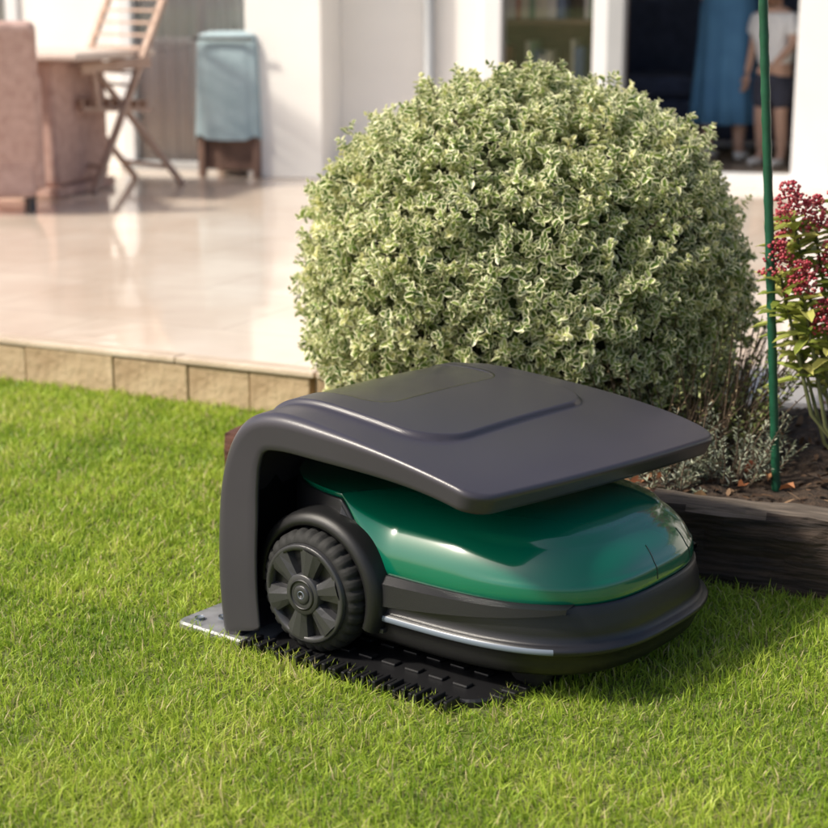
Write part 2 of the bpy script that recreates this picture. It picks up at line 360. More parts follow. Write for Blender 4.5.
# ---------------------------------------------------------------- red flowering shrub
sk=empty('red_flowering_shrub',(1.00,3.34,.10))
tips=[(.785,3.35,.675),(.755,3.30,.565),(.80,3.28,.525),(.835,3.36,.645),(.85,3.27,.45),(.79,3.40,.61),(.90,3.40,.70),(.93,3.30,.56),(.98,3.38,.74),(1.05,3.3,.66),(1.12,3.4,.72),(1.18,3.3,.58),(1.0,3.2,.5),(1.1,3.2,.48),(1.22,3.42,.62),(.97,3.5,.66),(.87,3.33,.56),(.83,3.42,.50),(.80,3.33,.44),(.86,3.36,.41)]
ln=[];P=[];D=[];N_=[];Ls=[];Ws=[];Rn=[];berries=[]
for ti,(tx,ty,tz) in enumerate(tips):
    t=Vector((tx-1.02,ty-3.34,tz-.10)); b=Vector((random.uniform(-.03,.03),random.uniform(-.03,.03),-.02)); md=b.lerp(t,.55)+Vector((t.x*.12,t.y*.2,-.07))
    ln.append(([b,b.lerp(md,.6),md,md.lerp(t,.55),t],[.006,.005,.0045,.0035,.003])); ax_=((t-md).normalized()+Vector((0,0,.7))).normalized()
    a_=ax_.cross(Vector((.3,.8,.1))).normalized();b_=ax_.cross(a_)
    for j in range(22):
        q=j*2.4+random.uniform(-.3,.3); sp=random.uniform(.9,1.6); sd=a_*math.cos(q)+b_*math.sin(q)
        P.append(t-ax_*(.004+.0045*j));D.append(ax_*math.cos(sp)+sd*math.sin(sp));N_.append(ax_*1.0-sd*.1);Ls.append(random.uniform(.045,.085));Ws.append(random.uniform(.018,.028));Rn.append(random.random())
    if ti<17:
        for j in range(230):
            h=random.random();rr=.039*(1-h*.65)*math.sqrt(random.random())*(.75+.5*abs(math.sin(h*9)));q=random.uniform(0,6.28)
            berries.append((t+ax_*(.004+h*.068)+(a_*math.cos(q)+b_*math.sin(q))*rr,random.uniform(.0022,.0040)))
tubes('stems',ln,mat('shrub_stem',(.14,.15,.06),.7,var=.3,vs=40),6,sk)
A=lambda v:np.array([tuple(q) for q in v])
leaves('leaves',A(P),A(D),A(N_),np.array(Ls),np.array(Ws),np.array(Rn),foliage('shrub_leaf',[(0,(.16,.22,.04)),(.5,(.36,.42,.09)),(1,(.66,.62,.20))],transl=.35,rough=.35,edge=((.70,.50,.25),1.2),vs=12,nw=.2,basedark=False),sk,fold=.3,curl=.15)
bm=bmesh.new();bmesh.ops.create_icosphere(bm,subdivisions=1,radius=1);bv=np.array([tuple(v.co) for v in bm.verts]);bf=[tuple(v.index for v in f.verts) for f in bm.faces];bm.free()
V=np.concatenate([np.array(tuple(c))+bv*r for c,r in berries]);nb=len(berries)
loops=(np.array(bf).ravel()[None]+np.arange(nb)[:,None]*len(bv)).ravel()
build('flower_buds',V,loops,np.arange(nb*len(bf))*3,foliage('red_buds',[(0,(.22,.015,.03)),(.6,(.48,.05,.08)),(1,(.65,.22,.20))],transl=.1,rough=.45,vs=60,nw=.3,basedark=False),{'rnd':np.repeat(rng.random(nb),len(bv)),'hh':np.ones(len(V))},True,sk)

# ================================================================ CHARGING STATION (canopy)
dock=empty('mower_charging_station',(*P0,0),AZ)
def plastic(name,c,rough,bump=.12,bs=900):
    return mat(name,c,rough,bump=bump,bs=bs,var=.08,vs=3,spec=.5,rvar=.04)
m_black=plastic('black_plastic',(.009,.009,.010),.42)
m_char=plastic('charcoal_plastic',(.013,.013,.016),.31)
m_rub=plastic('rubber',(.010,.010,.010),.75)
m_hub=plastic('hub_plastic',(.036,.036,.039),.28)
m_silver=plastic('silver_and_lip_glint',(.15,.18,.23),.3,0)
ctrl=[(.104,.0),(.095,.10),(.096,.20),(.106,.290),(.132,.366),(.176,.414),(.245,.431),(.36,.422),(.50,.402),(.62,.378),(.705,.353)]
def catmull(c,per=24):
    c=[np.array(p) for p in c]; c=[2*c[0]-c[1]]+c+[2*c[-1]-c[-2]]; o=[]
    for i in range(1,len(c)-2):
        for k in range(per):
            t=k/per;a,b,d,e=c[i-1],c[i],c[i+1],c[i+2]
            o.append(.5*((2*b)+(-a+d)*t+(2*a-5*b+4*d-e)*t*t+(-a+3*b-3*d+e)*t**3))
    o.append(c[-2]); return np.array(o)
path=catmull(ctrl); seg=np.linalg.norm(np.diff(path,axis=0),axis=1); arc=np.concatenate([[0],np.cumsum(seg)]);PL=arc[-1]
tan=np.gradient(path,axis=0);tan/=np.linalg.norm(tan,axis=1)[:,None]
VW=.63
def pos(s,v,d):
    s_=np.clip(s,0,PL)
    px=np.interp(s_,arc,path[:,0]);pz=np.interp(s_,arc,path[:,1]);tx=np.interp(s_,arc,tan[:,0]);tz=np.interp(s_,arc,tan[:,1])
    ex=s-s_; px=px+tx*ex;pz=pz+tz*ex; nx,nz=-tz,tx
    w=(v-VW/2)/(VW/2); crown=.007*(1-w**2)*smooth01(s/.3)-.001-.020*smooth01((s-.28)/.25)*np.clip(v/VW,0,1)
    v2=v+ (v/VW)*.066*smooth01((s-.45)/(PL-.45))-.008*smooth01((s-.45)/(PL-.45))
    return np.stack([px+nx*(crown-d),v2,pz+nz*(crown-d)],-1),px
def outline():
    pts=[];r0=.015;r1=.038
    def arcp(cx,cy,r,a0,a1,k):
        for i in range(k): 
            a=a0+(a1-a0)*i/(k-1); pts.append((cx+r*math.cos(a),cy+r*math.sin(a)))
    arcp(PL-r1,VW-r1,r1,math.pi/2,0,28); arcp(PL-r1,r1,r1,0,-math.pi/2,28); arcp(r0,r0,r0,-math.pi/2,-math.pi,5); arcp(r0,VW-r0,r0,math.pi,math.pi/2,5)
    p=np.array(pts); q=np.vstack([p,p[:1]]); l=np.concatenate([[0],np.cumsum(np.linalg.norm(np.diff(q,axis=0),axis=1))])
    t=np.linspace(0,l[-1],481)[:-1]; o=np.stack([np.interp(t,l,q[:,0]),np.interp(t,l,q[:,1])],1)
    f=smooth01((o[:,0]-.5)/(PL-.5)); o[:,0]+=f*(.016*(1-((o[:,1]-VW/2)/(VW/2))**2)-.038+.052*o[:,1]/VW)
    return o
O=outline(); C=np.array([PL*.55,VW/2]); dirs=O-C; ln_=np.linalg.norm(dirs,axis=1)
def rsdf(u,v,u0,u1,v0,v1,r):
    qx=np.abs(u-(u0+u1)/2)-(u1-u0)/2+r; qy=np.abs(v-(v0+v1)/2)-(v1-v0)/2+r
    return np.minimum(np.maximum(qx,qy),0)+np.hypot(np.maximum(qx,0),np.maximum(qy,0))-r
rings=[];pa=[]
s_o=O[:,0]
re=.021-.012*smooth01((s_o-.45)/.35)
NF=130
for f in np.linspace(0.002,1,NF):
    sv=C+dirs*((ln_-re-.002)/ln_*f)[:,None]
    _,px=pos(sv[:,0],sv[:,1],0)
    sA=rsdf(px,sv[:,1],-.3,.520,.085,.555,.09); sB=rsdf(px,sv[:,1],-.1,.345,.155,.515,.05)
    hA=.0085*smooth01(-sA/.010); hB=-.002*smooth01(-sB/.006)
    back=smooth01((sv[:,0]-.30)/.14)
    rings.append(pos(sv[:,0],sv[:,1],-(hA*back+hB*back))[0]); pa.append(np.where(sv[:,0]>.42,sB,1))
for e in (.93,.78,.62,.47,.33,.21,.12,.05,0):
    sv=C+dirs*((ln_-re*e)/ln_)[:,None]; d=re-np.sqrt(np.maximum(re*re-(re-re*e)**2,0)); rings.append(pos(sv[:,0],sv[:,1],d)[0]);pa.append(np.ones(len(sv)))
low=1-smooth01((s_o-.22)/.26); midf=1-smooth01((s_o-.50)/.40)
Dp=.036+.028*midf+.030*low; Dp=Dp*np.where(s_o<.02,.45,1)
for k in (.06,.15,.4,.7,.94,1.0):
    sv=C+dirs*((ln_-.004*k-(.003 if k==1 else 0))/ln_)[:,None]; rings.append(pos(sv[:,0],sv[:,1],re+(Dp-re)*k)[0]);pa.append(np.ones(len(sv)))
sv=C+dirs*((ln_-.016)/ln_)[:,None]; rings.append(pos(sv[:,0],sv[:,1],Dp-.002)[0]);pa.append(np.ones(len(sv)))
sv=C+dirs*((ln_-.018)/ln_)[:,None]; rings.append(pos(sv[:,0],sv[:,1],.025*np.ones(len(O)))[0]);pa.append(np.ones(len(sv)))
for f in (.93,.8,.6,.4,.2,.004):
    sv=C+dirs*((ln_-.02)/ln_*f)[:,None]; rings.append(pos(sv[:,0],sv[:,1],.02)[0]);pa.append(np.ones(len(sv)))
V=np.concatenate(rings); F=[f[::-1] for f in grid_faces(len(rings),len(O),True)]
V[:,2]=np.maximum(V[:,2],.004)
m_lid=plastic('canopy_plastic',(.045,.041,.053),.29,.07,700)
nt=m_lid.node_tree;N=nt.nodes;L_=nt.links;b=N['Principled BSDF']
at=N.new('ShaderNodeAttribute');at.attribute_name='panel'
mr=N.new('ShaderNodeMapRange');L_.new(at.outputs['Fac'],mr.inputs[0]);mr.inputs[1].default_value=.0;mr.inputs[2].default_value=.001;mr.inputs[3].default_value=.13;mr.inputs[4].default_value=.31
L_.new(mr.outputs[0],b.inputs['Roughness'])
ab=N.new('ShaderNodeMath');ab.operation='ABSOLUTE';L_.new(at.outputs['Fac'],ab.inputs[0])
m2=N.new('ShaderNodeMapRange');L_.new(ab.outputs[0],m2.inputs[0]);m2.inputs[1].default_value=.0008;m2.inputs[2].default_value=.0022
oldc=b.inputs['Base Color'].links[0].from_socket
mx=N.new('ShaderNodeMix');mx.data_type='RGBA';L_.new(m2.outputs[0],mx.inputs[0]);mx.inputs[6].default_value=(.003,.003,.003,1);L_.new(oldc,mx.inputs[7]);L_.new(mx.outputs[2],b.inputs['Base Color'])
lid=pyd('canopy',V,F,m_lid,True,dock,{'panel':np.concatenate(pa)})
def rr_outline(u0,u1,v0,v1,r,k=10,bulge=0):
    pts=[]
    for cx,cy,a0 in ((u1-r,v1-r,0),(u0+r,v1-r,90),(u0+r,v0+r,180),(u1-r,v0+r,270)):
        for i in range(k):
            a=R(a0+90*i/(k-1)); x_=cx+r*math.cos(a);y_=cy+r*math.sin(a)
            if bulge and x_>(u0+u1)/2: x_+=bulge*(1-((y_-(v0+v1)/2)/((v1-v0)/2))**2)
            pts.append((x_,y_))
    return pts
def slab(name,out,z0,z1,m,par,ch=.004):
    n=len(out);c=np.mean(out,axis=0);V=[];
    for s,z in ((1,z0),(1,z1-ch),(1-ch*2.5,z1)):
        for p in out: V.append((c[0]+(p[0]-c[0])*s,c[1]+(p[1]-c[1])*s,z))
    F=[f[::-1] for f in grid_faces(3,n,True)]; F.append(tuple(2*n+i for i in range(n)));F.append(tuple(range(n-1,-1,-1)))
    return pyd(name,V,F,m,False,par)
slab('base_plate',rr_outline(.19,.645,.015,.63,.05,bulge=.03),.0,.014,m_black,dock)
m_metal=mat('galvanised_plate',(.24,.24,.25),.5,metal=.4,var=.3,vs=20)
slab('rear_plate',rr_outline(.0,.188,-.01,.64,.015),.0,.012,m_metal,dock)
for (u,v) in ((.03,.02),(.03,.61),(.06,.05)):
    tubes('screw',[([(u,v,.010),(u,v,.017)],.009)],m_silver,10,dock)
for i in range(32):
    u=.17+i*.0142; box('comb_tooth',(u,-.018-.006*(i%3==0),.002),(u+.0075,.018,.018+.004*(i%2)),m_black,dock,.0015)
for i in range(20):
    t=i/19; v=.06+.52*t; u=.645+.028*(1-((v-.32)/.32)**2)
    box('comb_tooth',(u-.01,v,.002),(u+.018,v+.012,.018),m_black,dock,.0015)
for i in range(8):
    for j in range(9): box('grip_rib',(.22+i*.05,.06+j*.060,.0135),(.25+i*.05,.08+j*.060,.019),m_black,dock,.002)
box('charging_head',(.11,.22,.02),(.20,.42,.24),m_black,dock,.02)
box('rear_wall',(.103,.03,.01),(.120,.60,.30),m_black,dock,.004)

# ================================================================ MOWER
mow=empty('robotic_lawn_mower',(*P0,0),AZ)
uc,vc,a_,b_,ne=.46,.33,.365,.275,3.0
T=480
th=np.linspace(0,2*np.pi,T,endpoint=False)
cx=np.sign(np.cos(th))*np.abs(np.cos(th))**(2/ne); sy=np.sign(np.sin(th))*np.abs(np.sin(th))**(2/ne)
pts=np.stack([cx*a_,sy*b_],1);q=np.vstack([pts,pts[:1]]);l=np.concatenate([[0],np.cumsum(np.linalg.norm(np.diff(q,axis=0),axis=1))]);t=np.linspace(0,l[-1],T+1)[:-1]
ox=np.interp(t,l,q[:,0]);oy=np.interp(t,l,q[:,1])
U=uc+ox
def zbf(u): return .172+.122*smooth01((.425-u)/.135)
zb=np.minimum(zbf(U),.286)
def ring(s,z): return np.stack([uc+ox*s,vc+oy*s,np.broadcast_to(z,ox.shape)],1)
br=[ring(.70,.035),ring(.90,.045),ring(.950,.056),ring(.968,.072),ring(.975,.086),ring(.996,.090),ring(1.008,.0935),ring(1.011,.0985),ring(1.005,.103),ring(.985,.1055),
    ring(.972,.109),ring(.969,.122),ring(.962,.138),ring(.953,zb-.024),ring(.946,zb-.008),ring(.939,zb-.004),ring(.925,zb-.006),ring(.92,zb-.014)]
V=np.concatenate(br);F=[f[::-1] for f in grid_faces(len(br),T,True)]
body=pyd('lower_body',V,F,[m_black,m_silver,m_char],True,mow)
for p in body.data.polygons:
    k=p.index//T
    if k in(6,7): p.material_index=1 if p.center.x<.74 else 2  # silver on the side lip is a highlight painted as colour
    elif k>=5: p.material_index=2
m_green=mat('green_gloss_paint',(.0,.125,.070),.16,coat=1,var=.04,vs=3)
gr=[ring(.918,zb-.012),ring(.934,zb-.001),ring(.936,zb+.004)]
zt=.290
for i in range(1,50):
    f=i/49; s=.936*np.cos(f*np.pi/2)**.5 if f<1 else .001
    s=max(float(s),.002); zz=(zb+.004)+(zt-(zb+.004))*np.sin(f*np.pi/2)**1.0
    st2=-.006*smooth01((.52-f)/.02)*smooth01((f-.10)/.1)*smooth01((U-.55)/.12)
    gr.append(ring(s,zz+st2))
V=np.concatenate(gr);F=[f[::-1] for f in grid_faces(len(gr),T,True)]
pyd('green_cover',V,F,m_green,True,mow)
def seam(angle,f0,f1):
    i=int(np.argmin(np.abs(np.arctan2(oy,ox)-angle))); P_=[]
    for k in range(f0,f1): P_.append(gr[k][i]+np.array([.0003,0,.0003]))
    return P_
tubes('cover_seams',[(seam(a,2,20),.0007) for a in (-.05,.30)],m_black,6,mow)
def side_parts(sg):
    vv=lambda v: v if sg>0 else 2*vc-v
    nm='right' if sg>0 else 'left'
    wc=(.292,.122)
    n=180
    prof=[(.045,.066),(.088,.066),(.100,.062),(.107,.052),(.109,.035),(.107,.018),(.100,.009),(.090,.006),(.084,.006),(.081,.012),(.055,.016),(.03,.016)]
    V=[]
    for (r,v) in prof:
        for j in range(n):
            a=2*math.pi*j/n; rr=r
            if r>.098: rr=r-(.0042 if (j%6 in(0,1)) else 0)
            V.append((wc[0]+rr*math.cos(a),vv(v+.012),wc[1]+rr*math.sin(a)))
    pyd('tyre_'+nm,V,grid_faces(len(prof),n,True),m_rub,True,mow)
    def disc(name,r0,r1,v0,v1,m):
        V=[];pf=[(r0,v0+.004),(r0,v1),(r1-.002,v1),(r1,v1+.002),(r1,v0+.004)]
        for (r,v) in pf:
            for j in range(64): a=2*math.pi*j/64; V.append((wc[0]+r*math.cos(a),vv(v),wc[1]+r*math.sin(a)))
        pyd(name,V,grid_faces(5,64,True),m,True,mow)
    disc('hub_plate_'+nm,.0005,.086,.03,.024,m_black)
    disc('hub_rim_'+nm,.077,.087,.03,.010,m_hub)
    disc('hub_centre_'+nm,.0005,.036,.03,.006,m_hub)
    disc('hub_ring_'+nm,.024,.0275,.03,.004,m_black)
    disc('hub_cap_'+nm,.0005,.017,.03,.0035,m_hub)
    disc('emblem_'+nm,.006,.0085,.03,.0028,m_silver)
    for j in range(6):
        a=2*math.pi*j/6+.3
        V=[];
        for (r,hw) in ((.028,.013),(.050,.019),(.079,.029)):
            for sgn,dv in ((-1,.024),(-.88,.012),(-.3,.0075),(.3,.0075),(.88,.012),(1,.024)):
                V.append((wc[0]+r*math.cos(a)-sgn*hw*math.sin(a),vv(dv),wc[1]+r*math.sin(a)+sgn*hw*math.cos(a)))
        pyd('spoke_'+nm,V,grid_faces(3,6),m_hub,False,mow)
    V=[];nA=60;sec=[(.114,.080),(.113,.040),(.115,.036),(.122,.035),(.132,.040),(.137,.050),(.140,.080)]
    for i in range(nA):
        a=R(-22)+R(205)*i/(nA-1); fl=1+.10*smooth01((R(50)-a)/R(80))
        for (r,v) in sec: rr=.114+(r-.114)*fl; V.append((wc[0]+rr*math.cos(a),vv(v),max(wc[1]+rr*math.sin(a),.03)))
    pyd('wheel_arch_'+nm,V,grid_faces(nA,len(sec)),m_black,True,mow)
    V=[];nS=60
    for i in range(nS):
        f=i/(nS-1);u=.325+.425*f
        y0=(1-min(abs((u-uc)/a_),.999)**ne)**(1/ne)*b_
        ztp=float(min(zbf(u),.286))-.002; zl=.112+.048*f**1.3; k=(1-f)**.7
        base=vc-y0
        zm=ztp-(ztp-zl)*.25
        V+= [(u,vv(base+.032),ztp),(u,vv(base+.018-.004*k),ztp-.002),(u,vv(base+.007-.008*k),zm),(u,vv(base+.006-.012*k),zl),(u,vv(base+.022),zl-.004)]
    pyd('side_panel_'+nm,V,grid_faces(nS,5),m_char,False,mow)
side_parts(1);side_parts(-1)
for v in (.16,.50):
    V=[]
    for (r,o_) in ((.01,-.02),(.038,-.018),(.045,0),(.038,.018),(.01,.02)):
        for j in range(24): a=2*math.pi*j/24;V.append((.66+r*math.cos(a),v+o_,.047+r*math.sin(a)))
    pyd('front_caster',V,grid_faces(5,24,True),m_rub,True,mow)
tubes('cutting_deck',[([(.46,.33,.03),(.46,.33,.07)],[.17,.19])],m_black,40,mow)
box('control_panel',(.27,.22,.286),(.40,.44,.303),m_black,mow,.008)
box('bumper_slot',(.385,.054,.070),(.43,.066,.078),m_hub,mow,.001)

# ================================================================ HOUSE
H=empty('white_house',(0,9.5,.13),R(-16))
m_wall=mat('white_render',(.90,.88,.84),.85,var=.03,vs=3,bump=.15,bs=150)
m_frame=mat('pvc_frame',(.78,.78,.79),.35,var=.03,vs=4)
m_gframe=mat('grey_frame',(.40,.41,.42),.4,var=.05,vs=4)
m_int=mat('interior_wall',(.60,.56,.50),.9,var=.05,vs=2)
m_dark=mat('dark_interior',(.07,.065,.065),.8,var=.2,vs=2)
m_floor=mat('interior_floor',(.38,.30,.22),.3,var=.2,vs=4)
m_gl=glassmat('window_glass',.07)
def hb(n_,t0,t1,y0,y1,z0,z1,m,b=.0): return box(n_,(t0,y0,z0),(t1,y1,z1),m,H,b)
HH=2.15
hb('pillar',-.875,-.43,-.34,.20,0,2.75,m_wall,.006)
hb('wall',-.428,.395,0,.25,0,2.75,m_wall)
tubes('downpipe',[([(.10,-.045,.0),(.10,-.045,2.7)],.030)],m_gframe,14,H)
hb('door_frame',.398,.50,-.02,.12,0,HH,m_frame,.004)
hb('door_frame',1.01,1.09,-.02,.12,0,HH,m_frame,.004)
hb('door_frame',1.093,1.18,-.04,.08,0,HH,m_gframe,.004)
hb('door_frame',2.095,2.30,-.025,.12,0,HH,m_frame,.004)
hb('door_frame',4.0,4.1,-.02,.12,0,HH,m_frame,.004)
hb('door_sill',.398,4.1,-.06,.14,-.005,.055,m_frame,.004)
hb('door_head',.398,4.1,-.022,.12,HH+.002,HH+.08,m_frame,.004)
hb('wall_above_doors',.398,4.1,0,.25,HH+.083,2.75,m_wall)
hb('wall',4.103,9,0,.25,0,2.75,m_wall)
for t0,t1 in ((.502,1.008),(2.303,3.998)):
    hb('glass_pane',t0,t1,.03,.042,.056,HH,m_gl)
    hb('bottom_rail',t0,t1,.0,.075,.056,.11,m_frame,.003)
hb('glass_pane',1.10,1.16,.10,.11,.056,HH,m_gl)
hb('door_frame',-1.0,-.90,-.02,.12,0,HH,m_frame,.004)
hb('door_frame',-1.80,-1.72,-.02,.12,0,HH,m_frame,.004)
hb('glass_pane',-1.72,-1.0,.03,.042,.03,HH,m_gl)
hb('door_sill',-1.80,-.90,-.06,.14,-.005,.045,m_gframe,.004)
hb('door_head',-1.80,-.877,-.022,.12,HH+.002,HH+.08,m_frame,.004)
hb('wall_above_doors',-1.80,-.877,0,.25,HH+.083,2.75,m_wall)
hb('wall',-2.45,-1.803,0,.25,0,2.75,m_wall)
hb('door_frame',-2.53,-2.452,-.02,.12,0,HH,m_frame,.004)
hb('glass_pane',-4.4,-2.53,.03,.042,.03,HH,m_gl)
hb('door_frame',-3.5,-3.42,-.02,.12,0,HH,m_frame,.004)
hb('door_sill',-4.5,-2.45,-.06,.14,-.005,.045,m_gframe,.004)
hb('wall_above_doors',-4.5,-2.45,0,.25,HH+.01,2.75,m_wall)
hb('wall',-9,-4.503,0,.25,0,2.75,m_wall)
hb('eaves',-9,9,-.30,5.4,2.752,2.95,m_frame,.01)
m_roof=mat('roof_tiles',(.16,.09,.07),.8,var=.3,vs=10)
pyd('roof',[(-9.1,-.4,2.955),(9.1,-.4,2.955),(9.1,5.5,2.955),(-9.1,5.5,2.955),(-7,2.5,4.8),(7,2.5,4.8)],[(0,1,5,4),(1,2,5),(2,3,4,5),(3,0,4),(3,2,1,0)],m_roof,False,H)
hb('room_floor',-8.9,8.9,.14,5.2,-.02,.03,m_floor)
hb('back_wall_lower',-8.9,8.9,5.0,5.2,.03,1.05,m_int)
hb('back_wall_upper',-8.9,8.9,5.0,5.2,2.5,2.75,m_int)
for t in (-8.9,-6,-3,-.6,2.0,5.0,8.3): hb('back_wall_pier',t,t+.5,5.001,5.199,1.051,2.499,m_int)  # openings between piers are added to let sky light into the room
hb('partition_wall',-.5,-.4,.26,4.99,.03,2.75,m_int)
hb('side_wall',8.8,8.99,.26,5.0,.0,2.75,m_wall);hb('side_wall',-8.99,-8.8,.26,5.0,.0,2.75,m_wall)
def curtain(t0,t1,y,m,name='curtain'):
    n=int((t1-t0)*90)+2;V=[]
    for i in range(n):
        t=t0+(t1-t0)*i/(n-1)
        for z in (.04,2.1): V.append((t,y+.014*math.sin(i*.75)+.008*math.sin(i*.31),z))
    pyd(name,V,grid_faces(n,2),m,True,H)
m_cur=mat('pale_curtain',(.88,.86,.83),.9,var=.05,vs=6)
curtain(-1.75,-1.02,.075,m_cur);curtain(-4.4,-2.5,.075,m_cur)
curtain(2.62,3.3,.3,m_cur)
bk=empty('bookcase',(.80,10.35,.16),R(-16)); m_bw=mat('bookcase_wood',(.20,.12,.075),.6,c2=(.30,.19,.12),vs=6,stretch=(1,1,8))
for z in (0,.4,.8,1.2,1.6): box('shelf',(-.45,-.17,z),(.45,.17,z+.03),m_bw,bk,.003)
for x in (-.48,.45): box('upright',(x,-.17,0),(x+.03,.17,1.7),m_bw,bk,.003)
box('back',(-.45,.172,0),(.45,.18,1.7),m_bw,bk)
cols=[(.7,.64,.50),(.5,.16,.10),(.14,.20,.34),(.75,.70,.65),(.22,.34,.22)]
bmats=[mat('book_%d'%i,c,.7,var=.1) for i,c in enumerate(cols)]
for z in (0,.4,.8,1.2):
    x=-.43
    while x<.38:
        w=random.uniform(.02,.06);h=random.uniform(.18,.32); box('book',(x,-.15,z+.031),(x+w-.003,.10,z+.03+h),random.choice(bmats),bk,.002); x+=w+(.12 if random.random()<.25 else 0)
sf=empty('navy_sofa',(1.98,10.95,.16),R(-10)); m_navy=mat('navy_fabric',(.05,.065,.12),.9,var=.2,vs=12,bump=.3,bs=200)
box('seat_base',(-.8,-.4,.08),(.8,.4,.34),m_navy,sf,.04,seg=4)
for i in range(2): box('seat_cushion',(-.62+i*.63,-.42,.342),(-.01+i*.63,.2,.48),m_navy,sf,.05,seg=4)
box('backrest',(-.8,.2,.3),(.8,.42,.98),m_navy,sf,.07,seg=4)
for x in (-.82,.64): box('armrest',(x,-.42,.1),(x+.18,.40,.64),m_navy,sf,.05,seg=4)
for x in (-.7,.7):
    for y in (-.3,.3): tubes('leg',[([(x,y,0),(x,y,.1)],[.015,.022])],m_bw,8,sf)

# ================================================================ PATIO FURNITURE
def wicker(name,c,c2):
    m=mat(name,c,.7,c2=c2,vs=20)
    nt=m.node_tree;N=nt.nodes;L=nt.links;b=N['Principled BSDF']
    tc=N.new('ShaderNodeTexCoord');w1=N.new('ShaderNodeTexWave');w1.inputs['Scale'].default_value=22;w1.bands_direction='Z';L.new(tc.outputs['Object'],w1.inputs[0])
    w2=N.new('ShaderNodeTexWave');w2.inputs['Scale'].default_value=26;w2.bands_direction='X';L.new(tc.outputs['Object'],w2.inputs[0])
    mm=N.new('ShaderNodeMath');mm.operation='MULTIPLY';L.new(w1.outputs['Fac'],mm.inputs[0]);L.new(w2.outputs['Fac'],mm.inputs[1])
    q=N.new('ShaderNodeBump');q.inputs['Strength'].default_value=.6;q.inputs['Distance'].default_value=.006;L.new(mm.outputs[0],q.inputs['Height']);L.new(q.outputs[0],b.inputs['Normal'])
    return m
m_wk=wicker('rattan_weave',(.50,.31,.26),(.66,.45,.39)); m_cush=mat('cushion_fabric',(.60,.48,.43),.9,var=.06,vs=8)
ch=empty('rattan_armchair',(-2.13,7.98,.13),R(196))
box('seat_box',(-.30,-.30,.07),(.30,.27,.38),m_wk,ch,.02); box('seat_cushion',(-.23,-.31,.382),(.23,.18,.46),m_cush,ch,.03,seg=4)
box('backrest',(-.33,.20,.10),(.33,.30,.88),m_wk,ch,.035,rot=(R(-7),0,0),seg=3)
for x in (-.345,.255): box('arm',(x,-.32,.10),(x+.09,.26,.64),m_wk,ch,.03,seg=3)
for x in (-.28,.28):
    for y in (-.26,.24): tubes('foot',[([(x,y,0),(x,y,.1)],[.014,.02])],m_dark,8,ch)
tb=empty('rattan_table',(-2.10,8.80,.13),R(-16))
box('pedestal',(-.40,-.30,.05),(.40,.30,.68),m_wk,tb,.03,seg=3); box('plinth',(-.42,-.32,0),(.42,.32,.05),m_wk,tb,.01)
m_tt=mat('table_top',(.56,.44,.38),.3,c2=(.68,.57,.50),vs=5,stretch=(1,8,1)); box('table_top',(-.62,-.45,.682),(.62,.45,.72),m_tt,tb,.012)
m_wd=mat('weathered_teak',(.42,.28,.21),.7,c2=(.58,.43,.35),vs=12,stretch=(4,4,1),bump=.2,bs=30)
fc=empty('wooden_folding_chair',(-1.66,8.98,.13),R(42))
for y in (-.27,.27):
    bar('upright',(-.24,y,0),(.30,y,1.12),.025,.045,m_wd,fc)
    bar('rear_leg',(.34,y*.86,0),(-.16,y*.86,.60),.025,.042,m_wd,fc)
    bar('armrest',(-.30,y*1.08,.63),(.12,y*1.08,.66),.055,.022,m_wd,fc,.006)
    bar('arm_post',(-.20,y*1.04,.44),(-.22,y*1.04,.625),.03,.03,m_wd,fc)
    bar('seat_rail',(-.28,y*.93,.43),(.14,y*.93,.41),.022,.04,m_wd,fc)
for i in range(8): x=-.27+i*.055; bar('seat_slat',(x,-.255,.458-i*.003),(x,.255,.458-i*.003),.042,.014,m_wd,fc,.002)
for i in range(9):
    z=.54+i*.063; f=(z/1.12); bar('back_slat',(-.24+.54*f,-.265,z),(-.24+.54*f,.265,z),.012,.046,m_wd,fc,.002)
bar('top_rail',(.297,-.29,1.115),(.297,.29,1.115),.035,.06,m_wd,fc,.008)
bar('stretcher',(.26,-.22,.10),(.26,.22,.10),.02,.035,m_wd,fc); bar('stretcher',(-.18,-.26,.13),(-.18,.26,.13),.02,.035,m_wd,fc)
bq=empty('covered_barbecue',(-1.00,9.56,.13),R(-16)); m_cov=mat('cover_fabric',(.32,.43,.47),.75,c2=(.40,.51,.55),vs=6,bump=.4,bs=14)
V=[];n=48
for k,(z,s) in enumerate(((.22,.97),(.25,.96),(.42,.93),(.62,.91),(.74,.89),(.785,.84),(.80,.6),(.802,.02))):
    for j in range(n):
        a=2*math.pi*j/n; x_=math.copysign(abs(math.cos(a))**.3,math.cos(a))*.205; y_=math.copysign(abs(math.sin(a))**.3,math.sin(a))*.19; w=1+.04*math.sin(a*7)*(1-k/8)
        V.append((x_*s*w,y_*s*w,z+.012*math.sin(a*5)*(k<2)))
pyd('cover',V,grid_faces(8,n,True),m_cov,True,bq)
m_bqw=mat('barbecue_wood',(.20,.12,.09),.6,var=.3,vs=9)
for x in (-.165,.165):
    for y in (-.14,.14): box('leg',(x-.02,y-.02,0),(x+.02,y+.02,.30),m_bqw,bq,.004)
box('lower_cabinet',(-.15,-.13,.04),(.15,.13,.28),m_bqw,bq,.006); box('lid_handle',(-.18,-.200,.755),(.18,-.185,.775),m_dark,bq,.004)

